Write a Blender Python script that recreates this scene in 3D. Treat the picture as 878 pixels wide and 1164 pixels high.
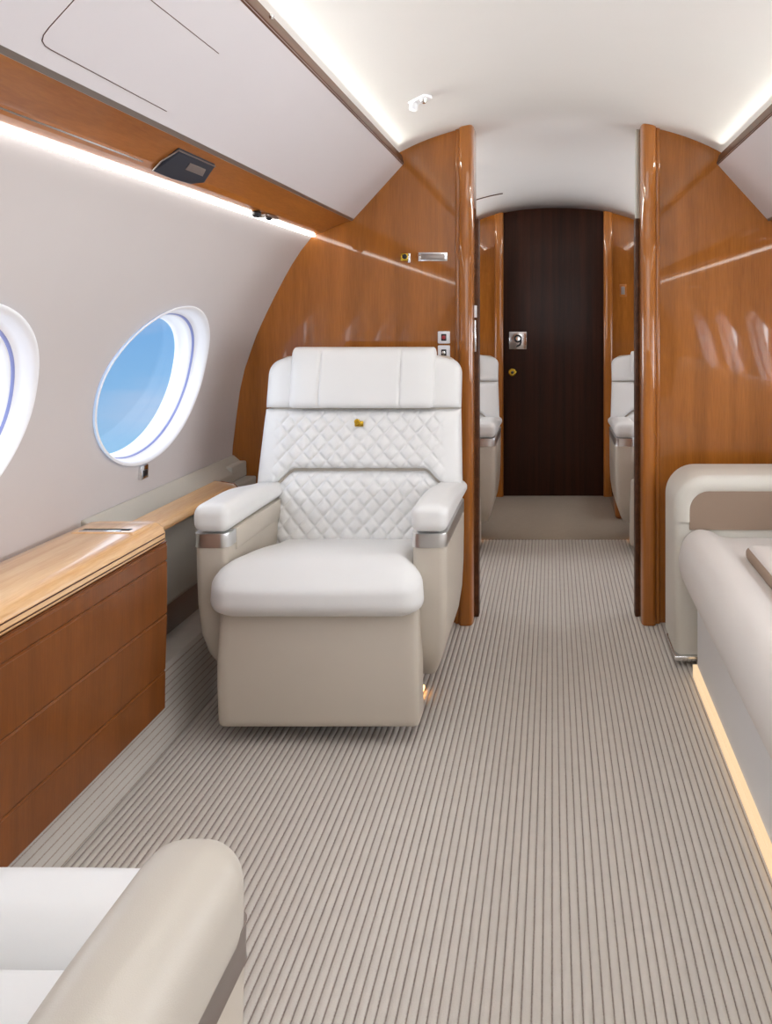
import bpy, bmesh, math, random
from mathutils import Vector, Matrix
random.seed(4)
for o in list(bpy.data.objects): bpy.data.objects.remove(o)
S = bpy.context.scene
C = S.collection
PI = math.pi

# ------------------------------------------------------------------ camera
cam = bpy.data.cameras.new('camera')
camo = bpy.data.objects.new('camera', cam); C.objects.link(camo)
camo.location = (0, 0, 1.13); camo.rotation_euler = (PI/2, 0, 0)
cam.sensor_fit = 'HORIZONTAL'; cam.sensor_width = 36
cam.lens = 36*1000/878
cam.shift_x = -(628-439)/878; cam.shift_y = -(582-360)/878
cam.clip_start = 0.02
S.camera = camo
S.view_settings.view_transform = 'Standard'; S.view_settings.look = 'None'
S.view_settings.gamma = 1; S.view_settings.use_curve_mapping = False
S.view_settings.exposure = 0.0

# ------------------------------------------------------------------ world (sky seen through the windows)
W = bpy.data.worlds.new('sky'); S.world = W; W.use_nodes = True
nt = W.node_tree; nt.nodes.clear(); N = nt.nodes.new; L = nt.links.new
out = N('ShaderNodeOutputWorld'); bg = N('ShaderNodeBackground'); tc = N('ShaderNodeTexCoord')
sep = N('ShaderNodeSeparateXYZ'); L(tc.outputs['Generated'], sep.inputs[0])
mr = N('ShaderNodeMapRange'); mr.inputs['From Min'].default_value = -.16; mr.inputs['From Max'].default_value = .22
L(sep.outputs['Z'], mr.inputs['Value'])
cr = N('ShaderNodeValToRGB'); L(mr.outputs[0], cr.inputs[0])
cr.color_ramp.elements[0].color = (.33, .60, .88, 1); cr.color_ramp.elements[1].color = (.12, .34, .74, 1)
e = cr.color_ramp.elements.new(.45); e.color = (.19, .44, .82, 1)
mp = N('ShaderNodeMapping'); mp.inputs['Scale'].default_value = (1.5, 1.5, 7); L(tc.outputs['Generated'], mp.inputs[0])
mp.inputs['Location'].default_value = (0.3, 0, .15)
ns = N('ShaderNodeTexNoise'); ns.inputs['Scale'].default_value = 2.2; ns.inputs['Detail'].default_value = 4; L(mp.outputs[0], ns.inputs[0])
cr2 = N('ShaderNodeValToRGB'); L(ns.outputs[0], cr2.inputs[0]); cr2.color_ramp.elements[0].position = .5; cr2.color_ramp.elements[1].position = .75
mul = N('ShaderNodeMath'); mul.operation = 'MULTIPLY'; mul.inputs[1].default_value = .55; L(cr2.outputs[0], mul.inputs[0])
mx = N('ShaderNodeMixRGB'); mx.inputs[2].default_value = (.62, .68, .86, 1); L(mul.outputs[0], mx.inputs[0]); L(cr.outputs[0], mx.inputs[1])
L(mx.outputs[0], bg.inputs[0]); bg.inputs[1].default_value = 1.0; L(bg.outputs[0], out.inputs[0])

def area(name, loc, rot, sx, sy, power, col=(1, 1, 1), spread=180):
    l = bpy.data.lights.new(name, 'AREA'); l.shape = 'RECTANGLE'; l.size = sx; l.size_y = sy
    l.energy = power; l.color = col; l.spread = math.radians(spread)
    o = bpy.data.objects.new(name, l); C.objects.link(o); o.location = loc; o.rotation_euler = rot
    return o
CX = .03            # cabin centre line
# added fill lamp behind the viewer; cove and ceiling lights after it
area('fill_aft', (CX, -2.1, 1.25), (math.radians(100), 0, 0), 1.7, .9, 13, (.93, .97, 1))
for sd_ in (-1, 1):      # cove strips above the lockers, shining across the vault
    area('cove_lamp', (CX+sd_*.588, .8, 1.733), (0, math.radians(90+6)*sd_, 0), .012, 4.7, 7.8, (.98, 1, .92), 105)
    area('cove_lamp', (CX+sd_*.60, 4.45, 1.69), (0, math.radians(90+30)*sd_, 0), .02, 1.9, 10.5, (.97, .99, .97), 150)
area('unseen_ceiling_light', (CX, .1, 1.80), (0, 0, 0), .7, 1.6, 3.6, (.93, .97, 1))  # added fill, no lamp is fitted in this part of the ceiling
area('unseen_ceiling_light', (CX, 1.7, 1.83), (0, 0, 0), .6, 1.0, 5.5, (.93, .97, 1))  # likewise added as fill, over the middle of the cabin
area('unseen_ceiling_light', (CX, 3.95, 1.78), (0, 0, 0), .5, .5, 1.2, (1, .97, .95), 110)
for yy in (4.0, 4.95):
    for sd_ in (-1, 1):
        area('window_daylight', (CX+sd_*1.33, yy, .98), (0, math.radians(90*sd_), 0), .45, .62, 7, (.97, .98, 1))
for yy in (-.275, .655, 1.585, 2.515):   # daylight entering through the starboard windows
    area('window_daylight', (CX+1.33, yy, .98), (0, math.radians(90), 0), .45, .62, 11, (.95, .97, 1))
for yy in (-.275, .655):
    area('window_daylight', (CX-1.33, yy, .98), (0, math.radians(-90), 0), .45, .62, 2, (.95, .97, 1))
for yy in (1.585, 2.515):
    area('window_daylight', (CX-1.33, yy, .98), (0, math.radians(-90), 0), .45, .62, 2.4, (.95, .97, 1))

# ------------------------------------------------------------------ materials
def newmat(name):
    m = bpy.data.materials.new(name); m.use_nodes = True
    return m, m.node_tree, m.node_tree.nodes['Principled BSDF']
def lin(r, g, b):
    f = lambda c: (c/255/12.92) if c/255 <= .04045 else ((c/255+.055)/1.055)**2.4
    return (f(r), f(g), f(b), 1)
def plain(name, col, rough=.5, metal=0, bump=0, bscale=400, coat=0, var=0, coatr=.05, spec=None):
    m, t, b = newmat(name)
    b.inputs['Base Color'].default_value = col; b.inputs['Roughness'].default_value = rough
    b.inputs['Metallic'].default_value = metal
    if coat: b.inputs['Coat Weight'].default_value = coat; b.inputs['Coat Roughness'].default_value = coatr
    if spec is not None: b.inputs['Specular IOR Level'].default_value = spec
    tc = t.nodes.new('ShaderNodeTexCoord'); n = t.nodes.new('ShaderNodeTexNoise')
    n.inputs['Scale'].default_value = bscale; n.inputs['Detail'].default_value = 3
    t.links.new(tc.outputs['Object'], n.inputs[0])
    if bump:
        bp = t.nodes.new('ShaderNodeBump'); bp.inputs['Strength'].default_value = bump; bp.inputs['Distance'].default_value = .001
        t.links.new(n.outputs[0], bp.inputs['Height']); t.links.new(bp.outputs[0], b.inputs['Normal'])
    n2 = t.nodes.new('ShaderNodeTexNoise'); n2.inputs['Scale'].default_value = 6; t.links.new(tc.outputs['Object'], n2.inputs[0])
    mxn = t.nodes.new('ShaderNodeMixRGB'); mxn.blend_type = 'MULTIPLY'; mxn.inputs[0].default_value = var or .03
    mxn.inputs[1].default_value = col; t.links.new(n2.outputs[0], mxn.inputs[2]); t.links.new(mxn.outputs[0], b.inputs['Base Color'])
    return m
def wood(name, c1, c2, scale=(14, 14, .9), coat=1.0, rough=.35, coatr=.03, fine=.35):
    m, t, b = newmat(name); nd = t.nodes.new; lk = t.links.new
    tc = nd('ShaderNodeTexCoord'); mp = nd('ShaderNodeMapping'); mp.inputs['Scale'].default_value = scale; lk(tc.outputs['Object'], mp.inputs[0])
    n1 = nd('ShaderNodeTexNoise'); n1.inputs['Scale'].default_value = 1.2; n1.inputs['Detail'].default_value = 6; n1.inputs['Distortion'].default_value = .4; lk(mp.outputs[0], n1.inputs[0])
    n2 = nd('ShaderNodeTexNoise'); n2.inputs['Scale'].default_value = 14; n2.inputs['Detail'].default_value = 3; lk(mp.outputs[0], n2.inputs[0])
    mi = nd('ShaderNodeMixRGB'); mi.inputs[0].default_value = fine; lk(n1.outputs[0], mi.inputs[1]); lk(n2.outputs[0], mi.inputs[2])
    r = nd('ShaderNodeValToRGB'); r.color_ramp.elements[0].position = .3; r.color_ramp.elements[1].position = .7
    r.color_ramp.elements[0].color = c1; r.color_ramp.elements[1].color = c2
    lk(mi.outputs[0], r.inputs[0]); lk(r.outputs[0], b.inputs['Base Color'])
    b.inputs['Roughness'].default_value = rough; b.inputs['Coat Weight'].default_value = coat; b.inputs['Coat Roughness'].default_value = coatr
    b.inputs['Specular IOR Level'].default_value = .12
    return m
def emit(name, col, st):
    m, t, b = newmat(name)
    b.inputs['Base Color'].default_value = col; b.inputs['Emission Color'].default_value = col; b.inputs['Emission Strength'].default_value = st
    return m
M = {}
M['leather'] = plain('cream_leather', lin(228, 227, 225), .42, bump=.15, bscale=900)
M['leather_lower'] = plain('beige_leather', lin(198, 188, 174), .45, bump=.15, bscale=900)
M['wall'] = plain('cabin_wall_vinyl', lin(199, 192, 191), .55, bump=.1, bscale=700)
M['ceil'] = plain('ceiling_vinyl', lin(226, 222, 220), .55, bump=.08, bscale=700)
M['bin'] = plain('bin_laminate', lin(206, 200, 203), .35)
M['grey'] = plain('grey_trim', lin(186, 182, 172), .5, bump=.1)
M['white'] = plain('window_plastic', lin(240, 240, 244), .35)
M['bluering'] = plain('window_seal', lin(140, 150, 205), .4)
M['chrome'] = plain('polished_metal', (.78, .78, .78, 1), .16, 1)
M['band'] = plain('brushed_metal', (.80, .80, .79, 1), .32, 1)
M['pad'] = plain('shaded_pad_leather', lin(192, 184, 172), .42, bump=.15, bscale=900)  # darker copy of the cream leather, paints shade on the foreground armrests
M['divanarm'] = plain('grey_cream_leather', lin(212, 207, 196), .5, bump=.15, bscale=900)
M['satin'] = plain('satin_metal', lin(150, 140, 134), .35, .8)
M['gold'] = plain('gold_metal', lin(205, 170, 60), .25, 1)
M['black'] = plain('black_plastic', (.012, .012, .014, 1), .3)
M['screen'] = plain('dark_grey_panel', lin(44, 48, 60), .5, spec=.2)
M['dark'] = plain('dark_gap', (.02, .018, .016, 1), .7)
M['wood'] = wood('bulkhead_veneer', lin(128, 74, 20), lin(176, 106, 38))
M['woodj'] = wood('jamb_veneer', lin(142, 82, 26), lin(180, 110, 44), scale=(30, 30, .6))
M['woodc'] = wood('cabinet_veneer', lin(106, 58, 20), lin(132, 75, 30), scale=(14, 14, 1.2), coat=.35, rough=.4, coatr=.2)
M['woodt'] = wood('ledge_veneer_with_sheen', lin(206, 152, 94), lin(240, 198, 146), scale=(30, 1.5, 30), coatr=.22)  # base colour lightened to carry the sheen on the wooden tops
M['woodt'].node_tree.nodes['Principled BSDF'].inputs['Coat IOR'].default_value = 1.8
M['woodd'] = wood('dark_trim_veneer', lin(62, 38, 24), lin(100, 64, 42), scale=(30, 2, 30), coat=.15, coatr=.3, rough=.5)
M['woodr'] = wood('rail_veneer', lin(148, 86, 34), lin(184, 114, 50), scale=(14, 2, 14), coat=.6)
M['door'] = wood('door_veneer', lin(26, 12, 6), lin(58, 29, 17), scale=(22, 22, .5), coatr=.14, coat=.12)
M['door'].node_tree.nodes['Principled BSDF'].inputs['Specular IOR Level'].default_value = .1
M['suede_shade'] = plain('tan_suede_and_shade', lin(152, 130, 112), .8, bump=.3)  # inset panel suede, also the painted shadow side of divan cushions
M['sofa'] = plain('divan_leather', lin(218, 212, 206), .5, bump=.15, bscale=900)
M['base'] = plain('divan_base_panel', lin(228, 228, 228), .45)
M['red'] = plain('red_mark', lin(160, 40, 50), .4)
M['led'] = emit('led_strip', (1, .98, .94, 1), 9)
M['cove'] = emit('cove_led', (1, .98, .88, 1), 3)
M['warm'] = emit('warm_led', (1, .72, .43, 1), .92)
M['warm'].node_tree.nodes['Principled BSDF'].inputs['Base Color'].default_value = (.1, .07, .04, 1)
M['amber'] = emit('amber_lamp', (1, .50, .18, 1), 5)
# thin window pane
m, t, b = newmat('window_glass'); M['glass'] = m
g = t.nodes.new('ShaderNodeBsdfGlossy'); g.inputs['Roughness'].default_value = .02
tr = t.nodes.new('ShaderNodeBsdfTransparent'); ms = t.nodes.new('ShaderNodeMixShader'); ms.inputs[0].default_value = .03
t.links.new(tr.outputs[0], ms.inputs[1]); t.links.new(g.outputs[0], ms.inputs[2])
t.links.new(ms.outputs[0], t.nodes['Material Output'].inputs['Surface'])
# ribbed carpet
RIB = .0168
def carpet(name, body, groove, axis='X', ribs=True):
    m, t, b = newmat(name); nd = t.nodes.new; lk = t.links.new
    tc = nd('ShaderNodeTexCoord'); sp = nd('ShaderNodeSeparateXYZ'); lk(tc.outputs['Object'], sp.inputs[0])
    n = nd('ShaderNodeTexNoise'); n.inputs['Scale'].default_value = 420; n.inputs['Detail'].default_value = 2; lk(tc.outputs['Object'], n.inputs[0])
    nl = nd('ShaderNodeTexNoise'); nl.inputs['Scale'].default_value = 26; nl.inputs['Detail'].default_value = 3; lk(tc.outputs['Object'], nl.inputs[0])
    if ribs:
        mo = nd('ShaderNodeMath'); mo.operation = 'MULTIPLY'; mo.inputs[1].default_value = 1/RIB; lk(sp.outputs[axis], mo.inputs[0])
        f = nd('ShaderNodeMath'); f.operation = 'FRACT'; lk(mo.outputs[0], f.inputs[0])
        s = nd('ShaderNodeMath'); s.operation = 'SUBTRACT'; s.inputs[1].default_value = .5; lk(f.outputs[0], s.inputs[0])
        a = nd('ShaderNodeMath'); a.operation = 'ABSOLUTE'; lk(s.outputs[0], a.inputs[0])      # 0 on the crest, .5 in the groove
        ad = nd('ShaderNodeMath'); ad.operation = 'MULTIPLY_ADD'; ad.inputs[1].default_value = .22; lk(n.outputs[0], ad.inputs[0]); lk(a.outputs[0], ad.inputs[2])
        mr = nd('ShaderNodeMapRange'); mr.inputs['From Min'].default_value = .48; mr.inputs['From Max'].default_value = .62; lk(ad.outputs[0], mr.inputs[0])
        fac = mr.outputs[0]
    else:
        mr = nd('ShaderNodeMapRange'); mr.inputs['From Min'].default_value = .55; mr.inputs['From Max'].default_value = .8; lk(n.outputs[0], mr.inputs[0]); fac = mr.outputs[0]
    mx = nd('ShaderNodeMixRGB'); mx.inputs[1].default_value = body; mx.inputs[2].default_value = groove; lk(fac, mx.inputs[0])
    m2 = nd('ShaderNodeMixRGB'); m2.blend_type = 'MULTIPLY'; m2.inputs[0].default_value = .12; lk(mx.outputs[0], m2.inputs[1]); lk(nl.outputs[0], m2.inputs[2])
    lk(m2.outputs[0], b.inputs['Base Color']); b.inputs['Roughness'].default_value = .95; b.inputs['Specular IOR Level'].default_value = .1
    bp = nd('ShaderNodeBump'); bp.inputs['Strength'].default_value = .5; bp.inputs['Distance'].default_value = .002
    lk(n.outputs[0], bp.inputs['Height']); lk(bp.outputs[0], b.inputs['Normal'])
    return m
M['carpet'] = carpet('ribbed_carpet', lin(207, 200, 191), lin(146, 131, 122))
M['carpetz'] = carpet('ribbed_carpet_riser', lin(207, 201, 193), lin(158, 138, 124), axis='Z')
M['carpet2'] = carpet('plain_shaded_rear_carpet', lin(158, 144, 128), lin(134, 118, 102), ribs=False)  # darker body colour paints the shade over the rear floor

# ------------------------------------------------------------------ mesh helpers
def link(name, me, mat, parent=None, smooth=True, ang=38):
    if mat is not None: me.materials.append(M[mat])
    if smooth:
        me.shade_smooth(); me.set_sharp_from_angle(angle=math.radians(ang))
    o = bpy.data.objects.new(name, me); C.objects.link(o)
    if parent: o.parent = parent
    return o
def mesh(name, vs, fs, mat, parent=None, smooth=True, ang=38):
    me = bpy.data.meshes.new(name); me.from_pydata([tuple(v) for v in vs], [], fs); me.update()
    bm = bmesh.new(); bm.from_mesh(me); bmesh.ops.recalc_face_normals(bm, faces=bm.faces); bm.to_mesh(me); bm.free()
    return link(name, me, mat, parent, smooth, ang)
def box(name, x0, x1, y0, y1, z0, z1, mat, parent=None, r=.004, seg=2, ang=38):
    bm = bmesh.new(); bmesh.ops.create_cube(bm, size=1)
    for v in bm.verts:
        v.co = Vector(((x0+x1)/2+v.co.x*(x1-x0), (y0+y1)/2+v.co.y*(y1-y0), (z0+z1)/2+v.co.z*(z1-z0)))
    if r: bmesh.ops.bevel(bm, geom=bm.edges[:], offset=min(r, .49*min(x1-x0, y1-y0, z1-z0)), segments=seg, affect='EDGES', profile=.5)
    me = bpy.data.meshes.new(name); bm.to_mesh(me); bm.free()
    return link(name, me, mat, parent, True, ang)
def extr(name, prof, y0, y1, mat, parent=None, closed=True, r=0, ny=1, ang=38, caps=True):
    """profile of (x,z) run along y"""
    n = len(prof); vs = []; fs = []
    for j in range(ny+1):
        y = y0+(y1-y0)*j/ny
        vs += [(x, y, z) for x, z in prof]
    for j in range(ny):
        for i in range(n if closed else n-1):
            k = (i+1) % n; fs.append((j*n+i, j*n+k, (j+1)*n+k, (j+1)*n+i))
    if closed and caps: fs.append(tuple(range(n))); fs.append(tuple(ny*n+i for i in range(n)))
    o = mesh(name, vs, fs, mat, parent, True, ang)
    if r:
        mod = o.modifiers.new('bevel', 'BEVEL'); mod.width = r; mod.segments = 3; mod.limit_method = 'ANGLE'; mod.angle_limit = math.radians(30)
    return o
def loft(name, rings, mat, parent=None, caps=True, ang=38, closed=True):
    n = len(rings[0]); vs = [p for r in rings for p in r]; fs = []
    for j in range(len(rings)-1):
        for i in range(n if closed else n-1):
            k = (i+1) % n; fs.append((j*n+i, j*n+k, (j+1)*n+k, (j+1)*n+i))
    if caps: fs.append(tuple(range(n))); fs.append(tuple((len(rings)-1)*n+i for i in range(n)))
    return mesh(name, vs, fs, mat, parent, True, ang)
def cyl(name, p0, p1, r, mat, parent=None, n=20, r1=None):
    p0 = Vector(p0); p1 = Vector(p1); d = (p1-p0).normalized(); a = d.orthogonal().normalized(); b = d.cross(a); r1 = r if r1 is None else r1
    e = min(r, r1)*.25; Ln = (p1-p0)
    def ring(p, q): return [p+a*q*math.cos(2*PI*i/n)+b*q*math.sin(2*PI*i/n) for i in range(n)]
    return loft(name, [ring(p0, r-e), ring(p0+d*min(e, Ln.length*.2), r), ring(p1-d*min(e, Ln.length*.2), r1), ring(p1, r1-e)], mat, parent)
def soft(name, x0, x1, y0, y1, z0, z1, r, mat, parent=None, fn=None, n=22, top=0, front=0):
    """rounded, slightly stuffed block: cube surface projected on a rounded box, then bent by fn"""
    bm = bmesh.new(); bmesh.ops.create_cube(bm, size=2)
    bmesh.ops.subdivide_edges(bm, edges=bm.edges[:], cuts=n, use_grid_fill=True)
    hx, hy, hz = (x1-x0)/2, (y1-y0)/2, (z1-z0)/2; c = Vector(((x0+x1)/2, (y0+y1)/2, (z0+z1)/2)); r = min(r, hx, hy, hz)
    for v in bm.verts:
        # denser sampling near edges
        p = Vector([math.sin(t*PI/2)*h for t, h in zip(v.co, (hx, hy, hz))])
        q = Vector((max(-(hx-r), min(hx-r, p.x)), max(-(hy-r), min(hy-r, p.y)), max(-(hz-r), min(hz-r, p.z))))
        d = p-q
        w = q+d.normalized()*r if d.length > 1e-7 else p
        a, b_, c_ = w.x/hx, w.y/hy, w.z/hz
        if c_ > 0: w.z += top*c_*(1-a*a)*(1-b_*b_)
        if b_ < 0: w.y -= front*(-b_)*(1-a*a)*(1-c_*c_)
        w = w+c
        if fn: w = Vector(fn(w.x, w.y, w.z))
        v.co = w
    me = bpy.data.meshes.new(name); bm.to_mesh(me); bm.free()
    return link(name, me, mat, parent, True, 60)
def empty(name, label, cat, loc=(0, 0, 0), group=None, rz=0):
    o = bpy.data.objects.new(name, None); C.objects.link(o); o.empty_display_size = .1
    o.location = loc; o.rotation_euler = (0, 0, rz); o['label'] = label; o['category'] = cat
    if group: o['group'] = group
    return o
def tag(o, label, cat, group=None):
    o['label'] = label; o['category'] = cat
    if group: o['group'] = group
    return o
def struct(o, label=None):
    o['kind'] = 'structure'
    if label: o['label'] = label
    return o
def ss(a, b, x):
    t = max(0, min(1, (x-a)/(b-a))); return t*t*(3-2*t)

# ------------------------------------------------------------------ cabin shell
WP = [(0, -1.13), (.3, -1.19), (.61, -1.183), (.70, -1.176), (.823, -1.16), (.90, -1.145), (.993, -1.12), (1.104, -1.074), (1.195, -1.03), (1.30, -.975), (1.365, -.935), (1.43, -.885), (1.47, -.85)]
def wx(z):      # wall x (left) for a height, smooth (Catmull-Rom)
    P = WP
    for i in range(len(P)-1):
        if z <= P[i+1][0] or i == len(P)-2:
            p1, p2 = P[i], P[i+1]; p0 = P[max(i-1, 0)]; p3 = P[min(i+2, len(P)-1)]
            h = p2[0]-p1[0]; t = (z-p1[0])/h
            m1 = (p2[1]-p0[1])/(p2[0]-p0[0])*h; m2 = (p3[1]-p1[1])/(p3[0]-p1[0])*h
            return (2*t**3-3*t*t+1)*p1[1]+(t**3-2*t*t+t)*m1+(-2*t**3+3*t*t)*p2[1]+(t**3-t*t)*m2
def mir(x, side): return x if side < 0 else 2*CX-x
ZC, AY, AZ = .935, .325, .222      # window centre height, half length, half height
def wall(name, side, cells, label):
    vs = []; fs = []
    def add(y, z): vs.append((mir(wx(z), side), y, z)); return len(vs)-1
    Z0, Z1 = 0, 1.455
    for (ya, yb, yc) in cells:
        if yc is None:
            nz = 40; ids = [[add(y, Z0+(Z1-Z0)*j/nz) for j in range(nz+1)] for y in (ya, yb)]
            for j in range(nz): fs.append((ids[0][j], ids[1][j], ids[1][j+1], ids[0][j+1]))
            continue
        # corners exact: perimeter points at matching angles
        n = 96; per = []
        angs = [2*PI*i/n for i in range(n)]
        for cy, cz in ((ya, Z0), (yb, Z0), (yb, Z1), (ya, Z1)):
            a = math.atan2((cz-ZC)/AZ, (cy-yc)/AY) % (2*PI)
            k = min(range(n), key=lambda i: abs(((angs[i]-a+PI) % (2*PI))-PI)); angs[k] = a
        rows = 16; prev = None
        for j in range(rows+1):
            row = []
            for a in angs:
                ey, ez = AY*math.cos(a), AZ*math.sin(a)
                t = 1e9
                if ey > 1e-9: t = min(t, (yb-yc)/ey)
                if ey < -1e-9: t = min(t, (ya-yc)/ey)
                if ez > 1e-9: t = min(t, (Z1-ZC)/ez)
                if ez < -1e-9: t = min(t, (Z0-ZC)/ez)
                q = (j/rows)**1.3
                row.append(add(yc+ey*(1+(t-1)*q), ZC+ez*(1+(t-1)*q)))
            if prev:
                for i in range(n): k = (i+1) % n; fs.append((prev[i], prev[k], row[k], row[i]))
            prev = row
    o = mesh(name, vs, fs, 'wall')
    bm = bmesh.new(); bm.from_mesh(o.data); bmesh.ops.remove_doubles(bm, verts=bm.verts, dist=1e-4); bm.to_mesh(o.data); bm.free()
    o.data.shade_smooth()
    nn = []
    for v in o.data.vertices:
        z = max(0.01, min(1.44, v.co.z)); sl = (wx(z+.01)-wx(z-.01))/.02
        nn.append(Vector((1, 0, -sl)).normalized() if side < 0 else Vector((-1, 0, -sl)).normalized())
    fl = sum((1 if p.normal.x*(-side) > 0 else -1) for p in o.data.polygons)
    if fl < 0: o.data.flip_normals()
    o.data.normals_split_custom_set_from_vertices(nn)
    return struct(o, label)
WIN = [-.275, .655, 1.585, 2.515]; REAR = [4.0, 4.95]
cells = [(-2.2, -.74, None)]+[(y-.465, y+.465, y) for y in WIN]
cells[-1] = (2.05, 3.25, 2.515)
rcells = [(3.25, 3.55, None), (3.55, 4.475, 4.0), (4.475, 5.55, 4.95)]
wall('wall_left', -1, cells+rcells, 'pale curved cabin side wall on the left with oval windows')
wall('wall_right', 1, cells+rcells, 'pale curved cabin side wall on the right behind the divan')
def window(k, side, yc):
    """rings outward from the wall opening: (inset factor in m, outward depth, material)"""
    n = 96
    def ring(ins, dep):
        r = []
        for i in range(n):
            a = 2*PI*i/n; z = ZC+(AZ-ins)*math.sin(a); y = yc+(AY-ins)*math.cos(a)
            # pane plane is flat-ish: blend wall curve to straight slope
            zz = ZC+(AZ-ins)*math.sin(a)
            r.append((mir(wx(zz)-dep, side), y, z))
        return r
    root = loft('window_%d' % k, [ring(-.004, -.0075), ring(-.001, -.0095), ring(.004, -.008), ring(.009, 0), ring(.011, .018), ring(.013, .027), ring(.017, .030)], 'white', caps=False, ang=60)
    struct(root)
    loft('window_seal', [ring(.017, .030), ring(.019, .0315), ring(.0205, .034), ring(.0205, .036)], 'bluering', root, caps=False, ang=60)
    loft('window_reveal', [ring(.0205, .036), ring(.023, .038), ring(.024, .050), ring(.026, .070), ring(.028, .072), ring(.028, .085)], 'white', root, caps=False, ang=60)
    r = ring(.044, .088); vs = r+[(mir(wx(ZC)-.088, side), yc, ZC)]
    loft('pane', [ring(.027, .076), ring(.027, .079)], 'glass', root, caps=True)
k = 1
for side in (-1, 1):
    for yc in WIN+REAR: window(k, side, yc); k += 1

# floor: real ribs running along the cabin
def floor_mesh(name, x0, x1, y0, y1, mat):
    prof = []; n = int((x1-x0)/RIB)+1; i0 = math.floor(x0/RIB)
    for i in range(i0, i0+n+1):
        for f, h in ((0.0, -.0026), (.07, -.0012), (.16, .0003), (.5, .0011), (.84, .0003), (.93, -.0012)):
            prof.append(((i+f)*RIB, h-.0015))
    o = extr(name, prof, y0, y1, mat, closed=False, ang=80, ny=4)
    return struct(o, 'ribbed beige carpet running the length of the cabin')
floor_mesh('floor', -1.02, 1.15, -2.2, 4.46, 'carpet')
o = box('floor_rear', -1.2, 1.26, 4.46, 5.6, -.03, .001, 'carpet2', r=.002); struct(o, 'plain rear compartment carpet with shade painted into its darker colour')
o = box('floor_base', -1.3, 1.4, -2.2, 4.46, -.06, -.0055, 'dark', r=0); struct(o)

# ceiling
def cz(off): return 1.862-.232*off**2-.332*off**4
def ceil_ring(y, drop, w=.66):
    return [(CX+w*(-1+2*i/60), y, cz(w*(-1+2*i/60))-drop) for i in range(61)]
o = loft('ceiling', [ceil_ring(-2.2, 0), ceil_ring(1, 0), ceil_ring(3.2, 0), ceil_ring(3.35, .006), ceil_ring(3.5, .026), ceil_ring(3.65, .040), ceil_ring(3.8, .046), ceil_ring(5.6, .046)], 'ceil', caps=False, closed=False)
o.modifiers.new('thick', 'SOLIDIFY').thickness = -.01
struct(o, 'pale vaulted cabin ceiling')
# rear compartment: upper side panels closing the shell above the walls
for side in (-1, 1):
    P = [(-.875, 1.44), (-.80, 1.56), (-.72, 1.63), (-.60, 1.69), (-.59, 1.71), (-.73, 1.66), (-.83, 1.58), (-.90, 1.45)]
    o = extr('wall_upper_left' if side < 0 else 'wall_upper_right', [(mir(x, side), z) for x, z in P], 3.30, 5.55, 'wall'); struct(o)
o = box('wall_aft', -1.3, 1.36, -2.26, -2.2, 0, 1.95, 'wall', r=0); struct(o)

# ------------------------------------------------------------------ bulkheads
def bulk(name, xa, xb, y0, y1, drop, mat, label):
    """veneered partition between xa (outer) and xb (inner edge at the doorway)"""
    pts = []; side = -1 if xa < CX else 1
    zs = [0, .3, .6, .9, 1.1, 1.3, 1.4]
    for z in zs: pts.append((mir(wx(z)-.004, side), z))
    pts += [(mir(-.93, side), 1.52), (mir(-.78, side), 1.66)]
    for i in range(13):
        x = mir(-.62, side)+(xb-mir(-.62, side))*i/12
        pts.append((x, cz(x-CX)-drop+.002))
    pts.append((xb, 0))
    o = extr(name, pts, y0, y1, mat, ang=30)
    return struct(o, label)
BY = 3.25
bulk('wall_front_left', -1.2, -.33, BY, BY+.05, 0, 'wood', 'glossy brown veneered bulkhead behind the cream armchair')
bulk('wall_front_right', 1.2, .375, BY, BY+.05, 0, 'wood', 'glossy brown veneered bulkhead right of the aisle')
def column(name, x0, x1, y0, y1, drop, label, r=.02):
    """rounded door post with a bead along its outer side, top follows the ceiling"""
    def zt(x): return cz(x-CX)-drop
    n = 40; rings = []
    hx, hy = (x1-x0)/2, (y1-y0)/2; cx_, cy_ = (x0+x1)/2, (y0+y1)/2
    def sec(z=None, top=False):
        out = []
        for i in range(n):
            a = 2*PI*i/n; c, s = math.cos(a), math.sin(a); p = .45
            x = cx_+hx*math.copysign(abs(c)**p, c); y = cy_+hy*math.copysign(abs(s)**p, s)
            out.append((x, y, zt(x) if top else z))
        return out
    o = loft(name, [sec(0), sec(.6), sec(1.2), sec(top=True)], 'woodj', ang=50)
    return struct(o, label)
j1 = column('trim_1', -.346, -.290, BY-.035, BY+.15, 0, 'rounded wooden door post left of the aisle')
j2 = column('trim_2', .328, .385, BY-.035, BY+.15, 0, 'rounded wooden door post right of the aisle')
column('trim_3', -.358, -.340, BY-.012, BY+.04, 0, 'slim wooden bead beside the left door post')
column('trim_4', .380, .398, BY-.012, BY+.04, 0, 'slim wooden bead beside the right door post')
for nm, xx, a, b_ in (('trim_5', -.288, -1, 1), ('trim_6', .316, 1, 1)):
    o = box(nm, xx-.004, xx+.012, BY+.06, BY+.11, 0, 1.50, 'woodd', r=.003); struct(o, 'dark edge strip of the pocket door')
for nm, xx in (('trim_7', .318),):
    o = box(nm, xx-.002, xx+.010, BY+.06, BY+.11, 1.50, 1.835, 'grey', r=.002); struct(o, 'pale closing strip above the pocket door edge')
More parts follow.
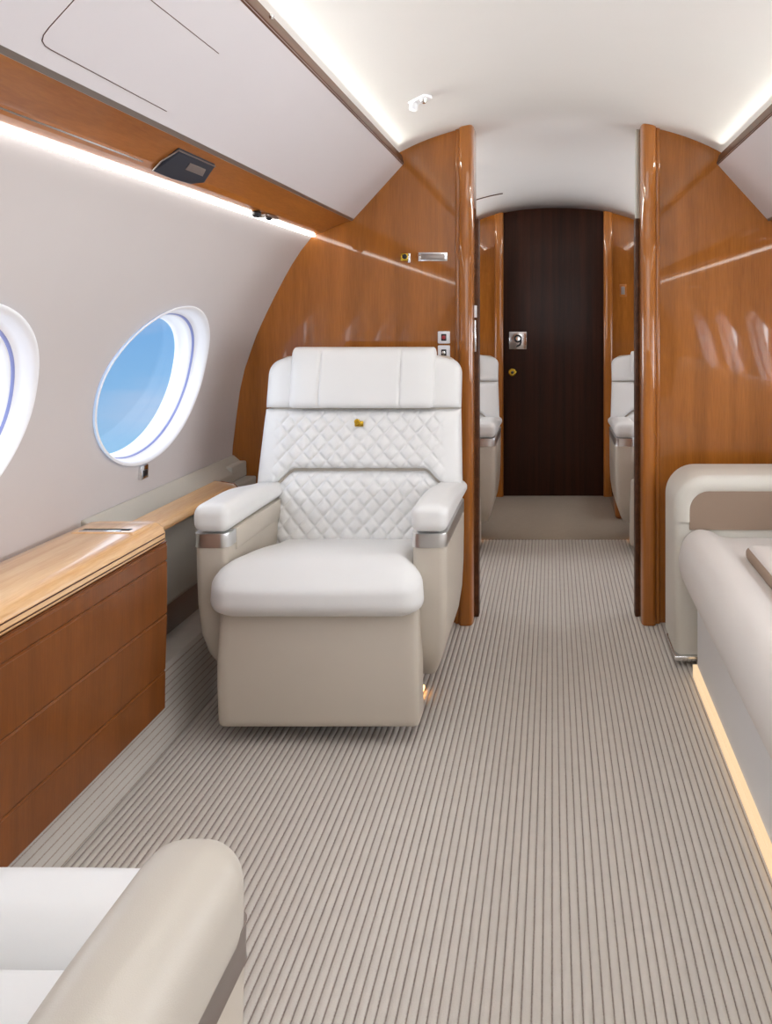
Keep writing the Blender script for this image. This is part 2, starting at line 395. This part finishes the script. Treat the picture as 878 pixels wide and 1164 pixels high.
# rear bulkhead with dark door
RY = 5.55
bulk('wall_rear_left', -1.2, -.33, RY, RY+.05, .046, 'wood', 'brown veneered rear partition left of the dark door')
bulk('wall_rear_right', 1.2, .345, RY, RY+.05, .046, 'wood', 'brown veneered rear partition right of the dark door')
column('trim_8', -.362, -.306, RY-.04, RY+.04, .046, 'rear door post left')
column('trim_9', .322, .380, RY-.04, RY+.04, .046, 'rear door post right')
pts = [(-.31, 0)]+[(-.31+.636*i/16, cz(-.31+.636*i/16-CX)-.046+.004) for i in range(17)]+[(.326, 0)]
door = struct(extr('door_1', pts, RY-.005, RY+.04, 'door'), 'dark brown high gloss door at the end of the aisle')
dx, dz = -.216, 1.13+(360-387)/180
box('latch_plate', dx-.056, dx+.056, RY-.013, RY-.004, dz-.056, dz+.056, 'chrome', door, r=.004)
# latch lever: ring with a hooked tail
def tube(name, pts, r, mat, parent=None, n=10):
    rings = []
    for i, p in enumerate(pts):
        p = Vector(p); d = (Vector(pts[min(i+1, len(pts)-1)])-Vector(pts[max(i-1, 0)])).normalized()
        a = d.cross(Vector((0, 1, 0))); a = a.normalized() if a.length > .01 else Vector((1, 0, 0)); b = d.cross(a)
        rings.append([p+a*r*math.cos(2*PI*j/n)+b*r*math.sin(2*PI*j/n) for j in range(n)])
    return loft(name, rings, mat, parent, ang=60)
tube('latch_lever', [(dx+.020*math.cos(a), RY-.018, dz+.012+.020*math.sin(a)) for a in [PI*2*i/16 for i in range(17)]]+[(dx+.019, RY-.018, dz-.010), (dx+.012, RY-.018, dz-.028), (dx-.010, RY-.018, dz-.038)], .0058, 'black', door)
kz = 1.13-63/180; cyl('lock_knob', (-.25, RY-.004, kz), (-.25, RY-.03, kz), .024, 'gold', door)
cyl('keyhole', (-.25, RY-.028, kz), (-.25, RY-.0315, kz), .009, 'black', door)

# ------------------------------------------------------------------ overhead bins, rails, lights
YB0 = -1.6
for side in (-1, 1):
    s = 'left' if side < 0 else 'right'
    q = lambda P: [(mir(x, side), z) for x, z in P]
    b = empty('overhead_bin', 'long pale overhead locker along the %s side of the ceiling' % s, 'overhead locker', (mir(-.64, side), YB0, 1.5))
    def ch(o, p=b):
        o.parent = p; o.matrix_parent_inverse = Matrix.Translation(p.location).inverted(); return o
    ch(extr('bin_panel', q([(-.549, 1.694), (-.735, 1.489), (-.80, 1.50), (-.82, 1.54), (-.66, 1.665), (-.56, 1.683)]), YB0, BY-.001, 'bin', r=.002))
    ch(extr('dark_trim', q([(-.547, 1.697), (-.556, 1.728), (-.563, 1.728), (-.566, 1.71), (-.566, 1.685), (-.552, 1.690)]), YB0, BY-.001, 'woodd', r=.002))
    ch(extr('gap_shade_strip', q([(-.733, 1.491), (-.7395, 1.483), (-.748, 1.486), (-.742, 1.494)]), YB0, BY-.001, 'satin'))  # grey strip drawn as the shadow line between locker and rail
    # access flap in the bin face, seen as a thin seam
    def pp(u, d, o=.0006):
        return (mir(-.735+.186*u+o*.74, side), d, 1.489+.206*u-o*.67)
    if side < 0:
        seam = []
        u0, u1, d0, d1, rc = .106, .626, 1.218, 1.63, .02
        path = [(u1, d1), (u1, d0+.03), (u1-.01, d0+.012), (u1-.04, d0+.003), (u1-.1, d0), (u0+.1, d0), (u0+.05, d0+.002), (u0+.02, d0+.008), (u0+.004, d0+.02), (u0, d0+.035), (u0, d1)]
        o = tube('flap_seam', [pp(u, d) for u, d in path], .0007, 'woodd', None, 6); ch(o)
        for dd in (1.46, 1.62):
            o = cyl('trim_stud', (-.546, dd*1.05, 1.712), (-.540, dd*1.05, 1.709), .005, 'chrome', None, 12); ch(o)
    o = box('cove_light', mir(-.600, side)-.012, mir(-.600, side)+.012, YB0, BY-.03, 1.694, 1.700, 'cove', r=0)
    tag(o, 'hidden cove light strip above the %s overhead locker' % s, 'strip light')
    rail = empty('service_rail', 'brown wooden service rail under the %s overhead locker' % s, 'service rail', (mir(-.8, side), YB0, 1.44))
    def ch2(o): return ch(o, rail)
    ch2(extr('rail_body', q([(-.7385, 1.488), (-.78, 1.472), (-.832, 1.451), (-.846, 1.441), (-.874, 1.434), (-.885, 1.445), (-.88, 1.475), (-.75, 1.50)]), YB0, BY-.001, 'woodr', ang=12))
    ch2(extr('bright_bead', q([(-.836, 1.4485), (-.838, 1.4455), (-.842, 1.4455), (-.842, 1.449)]), YB0, 1.80, 'chrome'))
    if side < 0:
        # dark dished reading light housing
        A = [(-.767, 1.806), (-.767, 2.0), (-.822, 2.08), (-.843, 2.046), (-.847, 1.95), (-.845, 1.86)]
        zr = lambda x: 1.489-(-.735-x)*.42
        vs = []; m_ = 8
        for lv, (sc, dzz) in enumerate(((1.0, .004), (1.0, -.003), (.96, -.007))):
            cx_ = sum(a[0] for a in A)/6; cy_ = sum(a[1] for a in A)/6
            for x, y in A: xx = cx_+(x-cx_)*sc; yy = cy_+(y-cy_)*sc; vs.append((xx, yy, zr(xx)+dzz))
        fs = [tuple(range(12, 18))]
        for j in range(2):
            for i in range(6): k2 = (i+1) % 6; fs.append((j*6+i, j*6+k2, j*6+6+k2, j*6+6+i))
        rl = mesh('reading_light', vs, fs, 'screen', None, True, 25)
        md = rl.modifiers.new('b', 'BEVEL'); md.width = .002; md.segments = 2
        tag(rl, 'dark dished reading light panel set in the left wooden rail', 'reading light')
        vs = [(x, y, zr(x)-.0085) for x, y in ((-.782, 1.90), (-.782, 1.985), (-.803, 2.02), (-.803, 1.925))]
        vs += [(x, y, z+.004) for x, y, z in vs]
        mesh('lens', vs, [(0, 1, 2, 3), (4, 5, 6, 7), (0, 1, 5, 4), (1, 2, 6, 5), (2, 3, 7, 6), (3, 0, 4, 7)], 'satin', rl, False)
        tube('rim', [(x-.0, y, zr(x)-.004) for x, y in [A[5], ((A[5][0]+A[0][0])/2-.006, 1.826), A[0], A[1]]], .0018, 'satin', rl, 8)
        g = empty('air_gasper', 'small black and chrome air nozzle pair near the far end of the rail', 'air nozzle', (-.86, 2.6, 1.43))
        def ch3(o): return ch(o, g)
        ch3(cyl('nozzle', (-.858, 2.555, 1.438), (-.862, 2.56, 1.420), .013, 'black'))
        ch3(cyl('chrome_ring', (-.858, 2.60, 1.438), (-.861, 2.605, 1.424), .011, 'chrome'))
        ch3(box('slide_bar', -.868, -.846, 2.62, 2.72, 1.430, 1.438, 'satin', r=.003))
        ch3(cyl('nozzle', (-.858, 2.665, 1.438), (-.862, 2.67, 1.424), .010, 'black'))
    o = box('wall_wash_light', mir(-.882, side)-.007, mir(-.882, side)+.007, YB0, BY-.004, 1.4255, 1.4335, 'led', r=0)
    tag(o, 'bright linear light between wall and wooden rail on the %s' % s, 'strip light')

# ceiling fittings
z0 = cz(-.41-CX)
sp = empty('ceiling_spotlight', 'small clear and chrome spotlight on the ceiling left of the aisle', 'spotlight', (-.41, 2.72, z0))
def attach(o, p):
    o.parent = p; o.matrix_parent_inverse = Matrix.Translation(p.location).inverted(); return o
rot = Matrix.Translation((-.41, 2.72, z0)) @ Matrix.Rotation(math.radians(-32), 4, 'Z') @ Matrix.Rotation(math.radians(-12), 4, 'Y')
def rb(name, x0, x1, y0, y1, za, zb, mat, p, r=.002):
    o = box(name, x0, x1, y0, y1, za, zb, mat, None, r=r)
    o.data.transform(rot); return attach(o, p)
rb('mounting_plate', -.034, .034, -.02, .02, -.008, .004, 'white', sp)
o = cyl('lamp_head', (-.024, 0, -.006), (-.03, -.004, -.030), .013, 'white'); o.data.transform(rot); attach(o, sp)
o = cyl('eyeball', (.014, 0, -.006), (.014, 0, -.020), .011, 'chrome', None, 16, .007); o.data.transform(rot); attach(o, sp)
pts = [(x, 4.72, cz(x-CX)-.048) for x in (-.43, -.39, -.35, -.31, -.265)]
tag(tube('ceiling_slot', pts, .003, 'woodd', None, 6), 'thin brown slot line on the rear ceiling', 'ceiling slot')

# ------------------------------------------------------------------ fittings on the bulkhead
def bx(px): return (px-628)/307.7
def bz(py): return 1.13+(360-py)/307.7
sg = empty('cabin_sign', 'narrow silver sign strip high on the left bulkhead', 'sign', (bx(492), BY, bz(292)))
attach(box('plate', bx(476), bx(509), BY-.006, BY, bz(297), bz(287), 'chrome', None, r=.001), sg)
attach(box('face', bx(479), bx(506), BY-.008, BY-.004, bz(295.5), bz(288.5), 'satin', None, r=.001), sg)
sg = empty('sensor_unit', 'small bronze and chrome fitting left of the silver sign strip', 'sensor', (bx(461), BY, bz(292)))
attach(box('body', bx(456), bx(466), BY-.012, BY, bz(297), bz(288), 'gold', None, r=.003), sg)
attach(cyl('button', (bx(461), BY-.010, bz(292)), (bx(461), BY-.018, bz(292)), .009, 'black'), sg)
attach(box('end_cap', bx(464.5), bx(467.5), BY-.015, BY, bz(299), bz(288), 'chrome', None, r=.002), sg)
for i, (py, lab) in enumerate(((383.5, 'upper white switch with red and dark centre on the left bulkhead'), (401, 'lower white switch half hidden behind the armchair headrest'))):
    sg = empty('wall_switch', lab, 'switch', (bx(505), BY, bz(py)), group='switches beside the left door post')
    h = 7 if i == 0 else 8.5
    attach(box('plate', bx(498), bx(512), BY-.008, BY, bz(py+h), bz(py-h), 'white', None, r=.007, seg=3), sg)
    attach(box('rocker', bx(502), bx(508), BY-.011, BY-.006, bz(py+4), bz(py-4), 'black', None, r=.003), sg)
    attach(cyl('button', (bx(505), BY-.010, bz(py)), (bx(505), BY-.014, bz(py)), .007, 'red' if i == 0 else 'chrome'), sg)
sg = tag(box('door_strike', -.2895, -.2805, BY+.0, BY+.03, bz(361), bz(347), 'white', None, r=.002), 'small white strike plate on the left door post edge', 'strike plate')
sg = tag(box('post_reflection', -.2895, -.2815, BY+.0, BY+.012, bz(400), bz(364), 'chrome', None, r=.002), 'thin vertical chrome sliver standing for a reflection on the left door post edge', 'painted reflection')  # chrome sliver drawn in place of a reflection on the post
sg = empty('outlet_plate', 'small outlined plate on the rear right partition', 'switch plate', ((708.5-628)/180, RY, 1.13+30/180))
attach(box('plate', .425, .468, RY-.006, RY, 1.255, 1.335, 'woodr', None, r=.004), sg)
attach(box('insert', .435, .458, RY-.009, RY-.004, 1.27, 1.32, 'satin', None, r=.003), sg)
# plate under the window
zz = 1.13-178/400; xw = wx(zz)
sg = empty('wall_socket', 'tiny square grey socket under the oval window', 'socket', (xw, 2.52, zz))
attach(box('plate', xw-.002, xw+.010, 2.50, 2.545, zz-.02, zz+.02, 'chrome', None, r=.003), sg)
attach(box('insert', xw+.008, xw+.012, 2.51, 2.535, zz-.012, zz+.006, 'black', None, r=.001), sg)

# ------------------------------------------------------------------ left side: grey dado, far wooden ledge, near cabinet
q = [(-1.186, .618), (-1.176, .620), (-1.150, .598), (-1.128, .575), (-1.128, .545), (-1.19, .545)]
dl = tag(extr('side_rail_panel', q, 2.206, BY-.002, 'grey', r=.004), 'long grey trim panel where the left wall meets the wooden ledge', 'trim panel')
extr('lower_panel', [(-1.092, .544), (-1.098, .31), (-1.112, .296), (-1.175, .296), (-1.175, .544)], 2.217, BY-.002, 'grey', dl, r=.006)
ob = box('end_fitting', -1.170, -1.128, 3.10, BY-.002, .565, .600, 'grey', dl, r=.006)
lg = empty('side_ledge', 'slim wooden ledge along the wall between cabinet and bulkhead', 'ledge', (-1.09, 2.2, .55))
attach(extr('wooden_top', [(-1.128, .583), (-1.062, .571), (-1.052, .560), (-1.052, .550), (-1.06, .545), (-1.13, .545)], 2.205, 2.93, 'woodt', r=.003), lg)
attach(extr('chrome_edge', [(-1.129, .585), (-1.061, .573), (-1.050, .561), (-1.050, .548), (-1.13, .545)], 2.93, 2.94, 'chrome'), lg)
ob = tag(box('recess_panel', -1.170, -1.150, 2.217, BY-.002, .17, .30, 'satin', r=.004), 'dark recessed strip behind the carpeted step on the left', 'recess panel')
# carpeted riser along the left wall
st = extr('baseboard_left', [(-1.008, -.004), (-1.020, .05), (-1.036, .11), (-1.046, .165), (-1.058, .180), (-1.19, .182), (-1.19, -.004)], -2.2, BY-.001, 'carpetz', ang=30)
struct(st, 'carpet covered step along the left wall')
# near cabinet
cb = empty('side_cabinet', 'long brown leather fronted side cabinet with wooden top at lower left', 'cabinet', (-1.06, 1.3, .14))
F = -.970
def a2(o): return attach(o, cb)
prof = [(F, .565), (F-.003, .560), (F, .555), (F, .52), (F-.004, .516), (F, .512), (F, .386), (F-.003, .382), (F, .378), (F-.004, .244), (F-.007, .240), (F-.004, .236), (F-.005, .146), (F-.012, .138), (-1.178, .138), (-1.178, .565)]
o = a2(extr('front_panel', prof, -.9, 2.215, 'woodc', ang=20)); o.modifiers.new('b', 'BEVEL').width = .0008
prof = [(-1.178, .600), (-1.178, .566), (F-.004, .566), (F+.003, .572), (F+.004, .590), (F-.002, .605), (F-.014, .615), (F-.028, .6195), (-1.06, .620), (-1.13, .620), (-1.150, .618)]
top = a2(extr('cabinet_top', prof, -.9, 2.205, 'woodt', ang=30))
md = top.modifiers.new('b', 'BEVEL'); md.width = .012; md.segments = 4; md.limit_method = 'ANGLE'; md.angle_limit = math.radians(50)
for zz_, w in ((.5905, .0012), (.5775, .0012)):
    ob = box('top_seam', F+.002, F+.0048, -.9, 2.19, zz_-w, zz_+w, 'woodd', None, r=0); a2(ob)
a2(box('lid_rim', -1.135, -.985, 2.068, 2.165, .612, .6225, 'woodt', None, r=.005, seg=4))
a2(box('recess_slot', -1.122, -1.0, 2.082, 2.108, .615, .6229, 'dark', None, r=.004))
a2(box('chrome_pull', -1.120, -1.02, 2.076, 2.086, .618, .6245, 'chrome', None, r=.002))

# ------------------------------------------------------------------ armchairs
TILT = .25; Y0B = .435
def by(w): return Y0B+(w-.43)*TILT
def padded(name, mapf, T, mat, parent, na=90, nb=50, quilt=None, seams=(), base=0, pw=7, hseams=()):
    """upholstered panel: mapf(a,b)->(u,w); front bulges by T; back closed"""
    vs = []; fs = []
    def h(a, b, u, w):
        e = max(0, (1-abs(a)**pw))*max(0, (1-abs(b)**pw))
        t = T*e**.42
        if quilt:
            px, pz, dep, lim = quilt
            f1 = (u/px+w/pz) % 1; f2 = (u/px-w/pz) % 1
            d1 = min(f1, 1-f1); d2 = min(f2, 1-f2)
            g = math.exp(-(d1/.10)**2)+math.exp(-(d2/.10)**2)
            pill = (d1*d2*4)**.5
            fade = 1-ss(lim-.05, lim, abs(u))
            t += fade*(pill*dep*.8-min(1, g)*dep*.7)
        for su in seams: t -= .0055*math.exp(-((u-su)/.0035)**2)
        for sw in hseams: t -= .0055*math.exp(-((w-sw)/.0035)**2)
        return t
    # cosine-ish spacing near borders
    def sp(i, n):
        t = -1+2*i/n; return math.copysign(1-(1-abs(t))**1.5, t) if quilt is None else math.copysign(abs(t)**.85, t)
    for j in range(nb+1):
        for i in range(na+1):
            a, b = sp(i, na), sp(j, nb); u, w = mapf(a, b)
            vs.append((u, by(w)-base-h(a, b, u, w), w))
    n1 = na+1
    for j in range(nb):
        for i in range(na): fs.append((j*n1+i, j*n1+i+1, (j+1)*n1+i+1, (j+1)*n1+i))
    per = [i for i in range(na+1)]+[j*n1+na for j in range(1, nb+1)]+[nb*n1+i for i in range(na-1, -1, -1)]+[j*n1 for j in range(nb-1, 0, -1)]
    k0 = len(vs)
    for p in per: x, y, z = vs[p]; vs.append((x, y+.03, z))
    m_ = len(per)
    for i in range(m_): k_ = (i+1) % m_; fs.append((per[i], per[k_], k0+k_, k0+i))
    fs.append(tuple(k0+i for i in range(m_)))
    return mesh(name, vs, fs, mat, parent, True, 70)
def rrect(x0, x1, y0, y1, z, r, n=6):
    pts = []
    r = min(r, (x1-x0)/2-.0005, (y1-y0)/2-.0005)
    for cx_, cy_, a0 in ((x1-r, y0+r, -PI/2), (x1-r, y1-r, 0), (x0+r, y1-r, PI/2), (x0+r, y0+r, PI)):
        for i in range(n+1):
            a = a0+PI/2*i/n; pts.append((cx_+r*math.cos(a), cy_+r*math.sin(a), z))
    return pts
HO, HI = .335, .243
def chair(label, loc, rz=0, ext=False, low=0.0, detail=True, seamlab=True):
    t = empty('armchair', label, 'armchair', (0, 0, 0), group='cream leather cabin armchairs')
    q_ = (.051, .056, .0055, .285) if detail else None
    # lower structure
    box('base_plinth', -.20, .20, .10, .40, 0.0, .16, 'black', t, r=.02)
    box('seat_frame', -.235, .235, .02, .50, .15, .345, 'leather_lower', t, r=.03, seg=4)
    # footrest front panel
    def ff(x, y, z):
        k = ss(.05, .12, z); c = 1-.012*ss(.2, .34, z)
        return (x*c, y-.012*math.sin(PI*(z-.05)/.3), z)
    if ext: soft('footrest', -.235, .235, -.06, .02, .16, .35, .02, 'leather_lower', t)
    else: soft('footrest', -.266, .266, -.018, .075, .047, .365, .016, 'leather_lower', t, fn=ff, n=18)
    # seat cushion
    def fs_(x, y, z):
        w = 1-(1-HI/CW)*ss(-.03, .045, y)
        zt = z-.055*ss(-.02, .45, y)*(1 if z > .4 else .3)
        zt += .006*math.exp(-((y-.06)/.05)**2)*(z > .44)*0
        fr_ = 1-ss(-.075, .045, y)
        zt -= .040*fr_**1.6*max(0, (z-.345)/.149)**1.3; w *= 1-.03*fr_*ss(.36, .49, z)
        if z < .37: w *= 1-.05*(.37-z)/.025
        return (x*w, y, zt)
    CW = .246 if low else .282
    sc = soft('seat_cushion', -CW, CW, -.074, .44, .345, .494, .058, 'leather', t, fn=fs_, n=30, top=.008, front=.006)
    if ext: soft('legrest_pad', -.255, .255, -.20, -.058, .36, .489, .05, 'leather', t, n=20, top=.006)
    # arms
    for s in (-1, 1):
        x0, x1 = (HI, HO) if s > 0 else (-HO, -HI)
        rings = []
        for z, outer, ya, yb in ((.125, .060, .15, .34), (.135, .045, .12, .38), (.17, .030, .085, .43), (.22, .014, .050, .46), (.28, .005, .025, .475), (.36, .001, .010, .48), (.46, 0, .003, .48), (.520, 0, 0, .48)):
            a, b = (x0, x1-outer) if s > 0 else (x0+outer, x1)
            rings.append(rrect(a, b, ya, yb, z, .022))
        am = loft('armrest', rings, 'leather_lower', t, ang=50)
        # polished band: across the nose, full length outside, short inside
        inner_end = .055
        rs = []
        for z in (.518, .521, .552, .555):
            ins = .0 if z in (.521, .552) else -.001
            a, b = (x0-.0015, x1+.0015); rs.append(rrect(a-ins*-1, b+ins, -.003, .47, z, .024))
        loft('metal_band', rs, 'satin' if ext else 'band', am, ang=50)
        # leather cover on the inner side behind the short band
        if s > 0: box('inner_cover', x0-.004, x0+.02, inner_end, .475, .50, .557, 'leather_lower', am, r=.002)
        else: box('inner_cover', x1-.02, x1+.004, inner_end, .475, .50, .557, 'leather_lower', am, r=.002)
        def fa(x, y, z, s=s):
            u = max(0, min(1, y/.5)); k = ss(.556, .63, z)
            return (x, y+.018*k*ss(.1, 0, y), z-.028*ss(.12, .5, y)*k) if False else (x, y, z-.030*ss(.15, .5, y)*k)
        soft('armrest_pad', x0-.004, x1+(.003 if ext else .004), -.010 if not ext else -.004, .55, .520 if ext else .556, .638 if ext else .632, .042 if ext else .028, 'pad' if ext else 'leather', am, fn=fa, n=20, top=.004)
    # back shell behind the upholstery
    def fb(x, y, z):
        k = ss(.9, 1.0, z)
        return (x*(1-.05*k), y+(z-.43)*TILT+(-.02 if z > .97 else 0), z)
    def sq(z): return z if z < .6 else .6+(z-.6)*(1-low/.43)
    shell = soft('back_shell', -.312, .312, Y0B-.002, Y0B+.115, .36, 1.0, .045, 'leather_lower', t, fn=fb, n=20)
    # lumbar panel
    def gl(u): return .641-.040*ss(.205, .262, abs(u))
    def m1(a, b):
        u = a*.264*(1 if b > -1 else 1); return (u, .40+(gl(u)-.004-.40)*(b+1)/2)
    bl = padded('lumbar_panel', m1, .036, 'leather', t, 150, 84, (.051, .056, .0055, .4) if detail else None)
    def gu(u): return .646-.048*ss(.205, .275, abs(u))
    def m2(a, b):
        u = a*(.320+.006*(1-b)/2-.004*(b+1)/2); return (u, gu(u)+(.829-gu(u))*(b+1)/2)
    bu = padded('upper_back_panel', m2, .040, 'leather', t, 190, 70, q_)
    def m3(a, b):
        k = max(0, (b-.35)/.65); hw = .316-.045*(1-math.sqrt(max(0, 1-k*k))); 
        zt = 1.008-.018*abs(a)**6
        return (a*hw, .834+(zt-.834)*(b+1)/2)
    wing = padded('wing_panel', m3, .036, 'leather', t, 60, 40)
    def m4(a, b):
        k = max(0, (abs(b)-.72)/.28); hw = (.215 if low else .234)-.012*(1-math.sqrt(max(0, 1-k*k)))
        return (a*hw, .836+(1.030-.836)*(b+1)/2)
    hd = padded('headrest', m4, .034, 'leather', t, 120, 50, None, seams=(-.135, .125), base=.034, pw=9)
    # brass tag on the upper seam
    w = .795
    o = cyl('brass_stud', (-.008, by(w)-.043, w), (-.008, by(w)-.052, w), .009, 'gold', bu, 14)
    o = box('brass_tab', -.016, .012, by(w)-.050, by(w)-.045, w-.016, w+.002, 'gold', bu, r=.003)
    # courtesy lamp at the foot of the plinth
    sx = -1 if loc[0] > 0 else 1
    lamp = box('courtesy_lamp', .222*sx-.008, .222*sx+.008, .27, .33, .006, .018, 'amber', t, r=.003)
    if low:
        for ob in (shell, bu, wing, hd, bl):
            for o2 in [ob]+[c for c in ob.children]:
                for v in o2.data.vertices:
                    if v.co.z > .6: v.co.z = .6+(v.co.z-.6)*(1-low/.43)
    t.location = loc; t.rotation_euler = (0, 0, rz)
    return t
chair('cream leather armchair with quilted back and footrest facing the viewer', (-.615, 2.33, 0))
chair('foreground cream leather seat facing away, its armrest at the lower left', (-.628, .855, 0), rz=PI, ext=True)
chair('rear cream armchair partly hidden behind the left door post', (-.605, 4.15, 0), low=.085, detail=False)
chair('rear cream armchair partly hidden behind the right door post', (.635, 4.15, 0), low=.085, detail=False)
tag(box('low_plinth', .352, .62, 4.90, 5.50, .002, .14, 'woodj', r=.02, seg=4), 'low brown wooden plinth on the floor behind the rear right armchair', 'plinth')

# ------------------------------------------------------------------ divan on the right
dv = empty('divan', 'long cream leather divan along the right wall with lit base', 'sofa', (.8, 2.0, 0))
def a3(o): return attach(o, dv)
prof = [(.452, .04), (.452, .31), (.47, .315), (1.12, .315), (1.12, .04)]
a3(extr('base_panel', prof, -.9, 2.74, 'base', r=.006))
import math as _m
roll = []
for (x, z) in ((.470, .285), (.430, .286), (.408, .300), (.399, .330), (.400, .370), (.408, .405), (.424, .432), (.448, .448), (.478, .452), (.508, .446), (.532, .432), (.552, .424), (.60, .422), (1.12, .422), (1.12, .30)): roll.append((x, z))
def divan_seat():
    rings = []
    ys = [-.9, 0, 1, 2, 2.5, 2.7, 2.79, 2.83, 2.845]
    for y in ys:
        k = ss(2.76, 2.86, y)*.5
        rings.append([(x+(.02*k if x < .46 else 0), y, z-(.012*k if z > .4 else 0)) for x, z in roll])
    return loft('front_bolster', rings, 'sofa', None, ang=60)
o = a3(divan_seat())
md = o.modifiers.new('s', 'SUBSURF'); md.levels = 2; md.render_levels = 2
for k_, (ya, yb) in enumerate(((1.80, 2.58), (1.0, 1.79), (.2, .99), (-.8, .19))):
    cu = a3(soft('seat_cushion', .565, 1.02, ya, yb, .418, .458, .016, 'suede_shade', None, n=14))  # tan block paints the cushion's shadow side below its light top
    cu2 = attach(soft('cushion_top', .572, 1.015, ya+.008, yb-.008, .436, .466, .014, 'sofa', None, n=14, top=.006), dv)
for ya, yb in ((1.95, 2.82), (1.07, 1.94), (.19, 1.06), (-.8, .18)):
    def fbk(x, y, z): return (x+(z-.45)*.12, y, z)
    a3(soft('back_cushion', .99, 1.11, ya, yb, .44, .80, .04, 'sofa', None, n=14, fn=fbk, front=0))
# end arm with inset panel
AR = 2.85
def armring(x0, x1, z0, z1, r, y, rb_=.012, n=10):
    pts = [(x1, y, z0), (x1, y, z1)]
    for i in range(n+1):
        a = PI/2+PI/2*i/n; pts.append((x0+r+r*math.cos(a), y, z1-r+r*math.sin(a)))
    pts.append((x0, y, z0+rb_)); pts.append((x0+rb_, y, z0))
    return pts
rings = [armring(.398+i_, 1.14, .03+i_*.3, .613-i_, .10-i_, AR+y_) for i_, y_ in ((.020, .0), (.008, .006), (.002, .016), (0, .03))]+[armring(.398+i_, 1.14, .03, .613-i_, .10, AR+y_) for i_, y_ in ((0, .24), (.004, .262), (.016, .275))]
arm = a3(loft('end_arm', rings, 'divanarm', None, ang=40))
rings = [armring(.398-i_, 1.14, .452, .613+i_, .10, AR+y_) for i_, y_ in ((-.014, -.004), (.0, .004), (.004, .016), (.004, .20))]
# thick piping frame round the inset
frame_pts = []
for i in range(13):
    a = PI-PI/2*i/12; frame_pts.append((.398+.105+.072*math.cos(a), AR+.026, .613-.105+.072*math.sin(a)))
fp = [(.431, AR+.026, .466), (.431, AR+.026, .49)]+frame_pts[1:]+[(1.1, AR+.026, .580)]
attach(tube('arm_roll', fp, .035, 'divanarm', None, 20), dv)
ip = armring(.444, 1.13, .44, .566, .066, 0, .002)
vs = [(x, AR-.006, z) for x, y, z in ip]+[(x, AR+.03, z) for x, y, z in ip]; n_ = len(ip)
o = attach(mesh('inset_panel', vs, [tuple(range(n_)), tuple(n_+i for i in range(n_))]+[(i, (i+1) % n_, n_+(i+1) % n_, n_+i) for i in range(n_)], 'suede_shade', None, True, 30), dv)
md = o.modifiers.new('b', 'BEVEL'); md.width = .004; md.segments = 2; md.limit_method = 'ANGLE'
attach(box('metal_foot_strip', .396, .54, AR-.012, AR+.2, .018, .034, 'chrome', None, r=.003), dv)
a3(box('plinth', .50, 1.12, -.8, 2.80, 0, .05, 'black', None, r=.004))
o = tag(box('floor_strip_light', .441, .470, -.8, 2.76, .0, .040, 'warm', r=.002), 'warm glowing strip light under the divan base along the aisle', 'strip light')
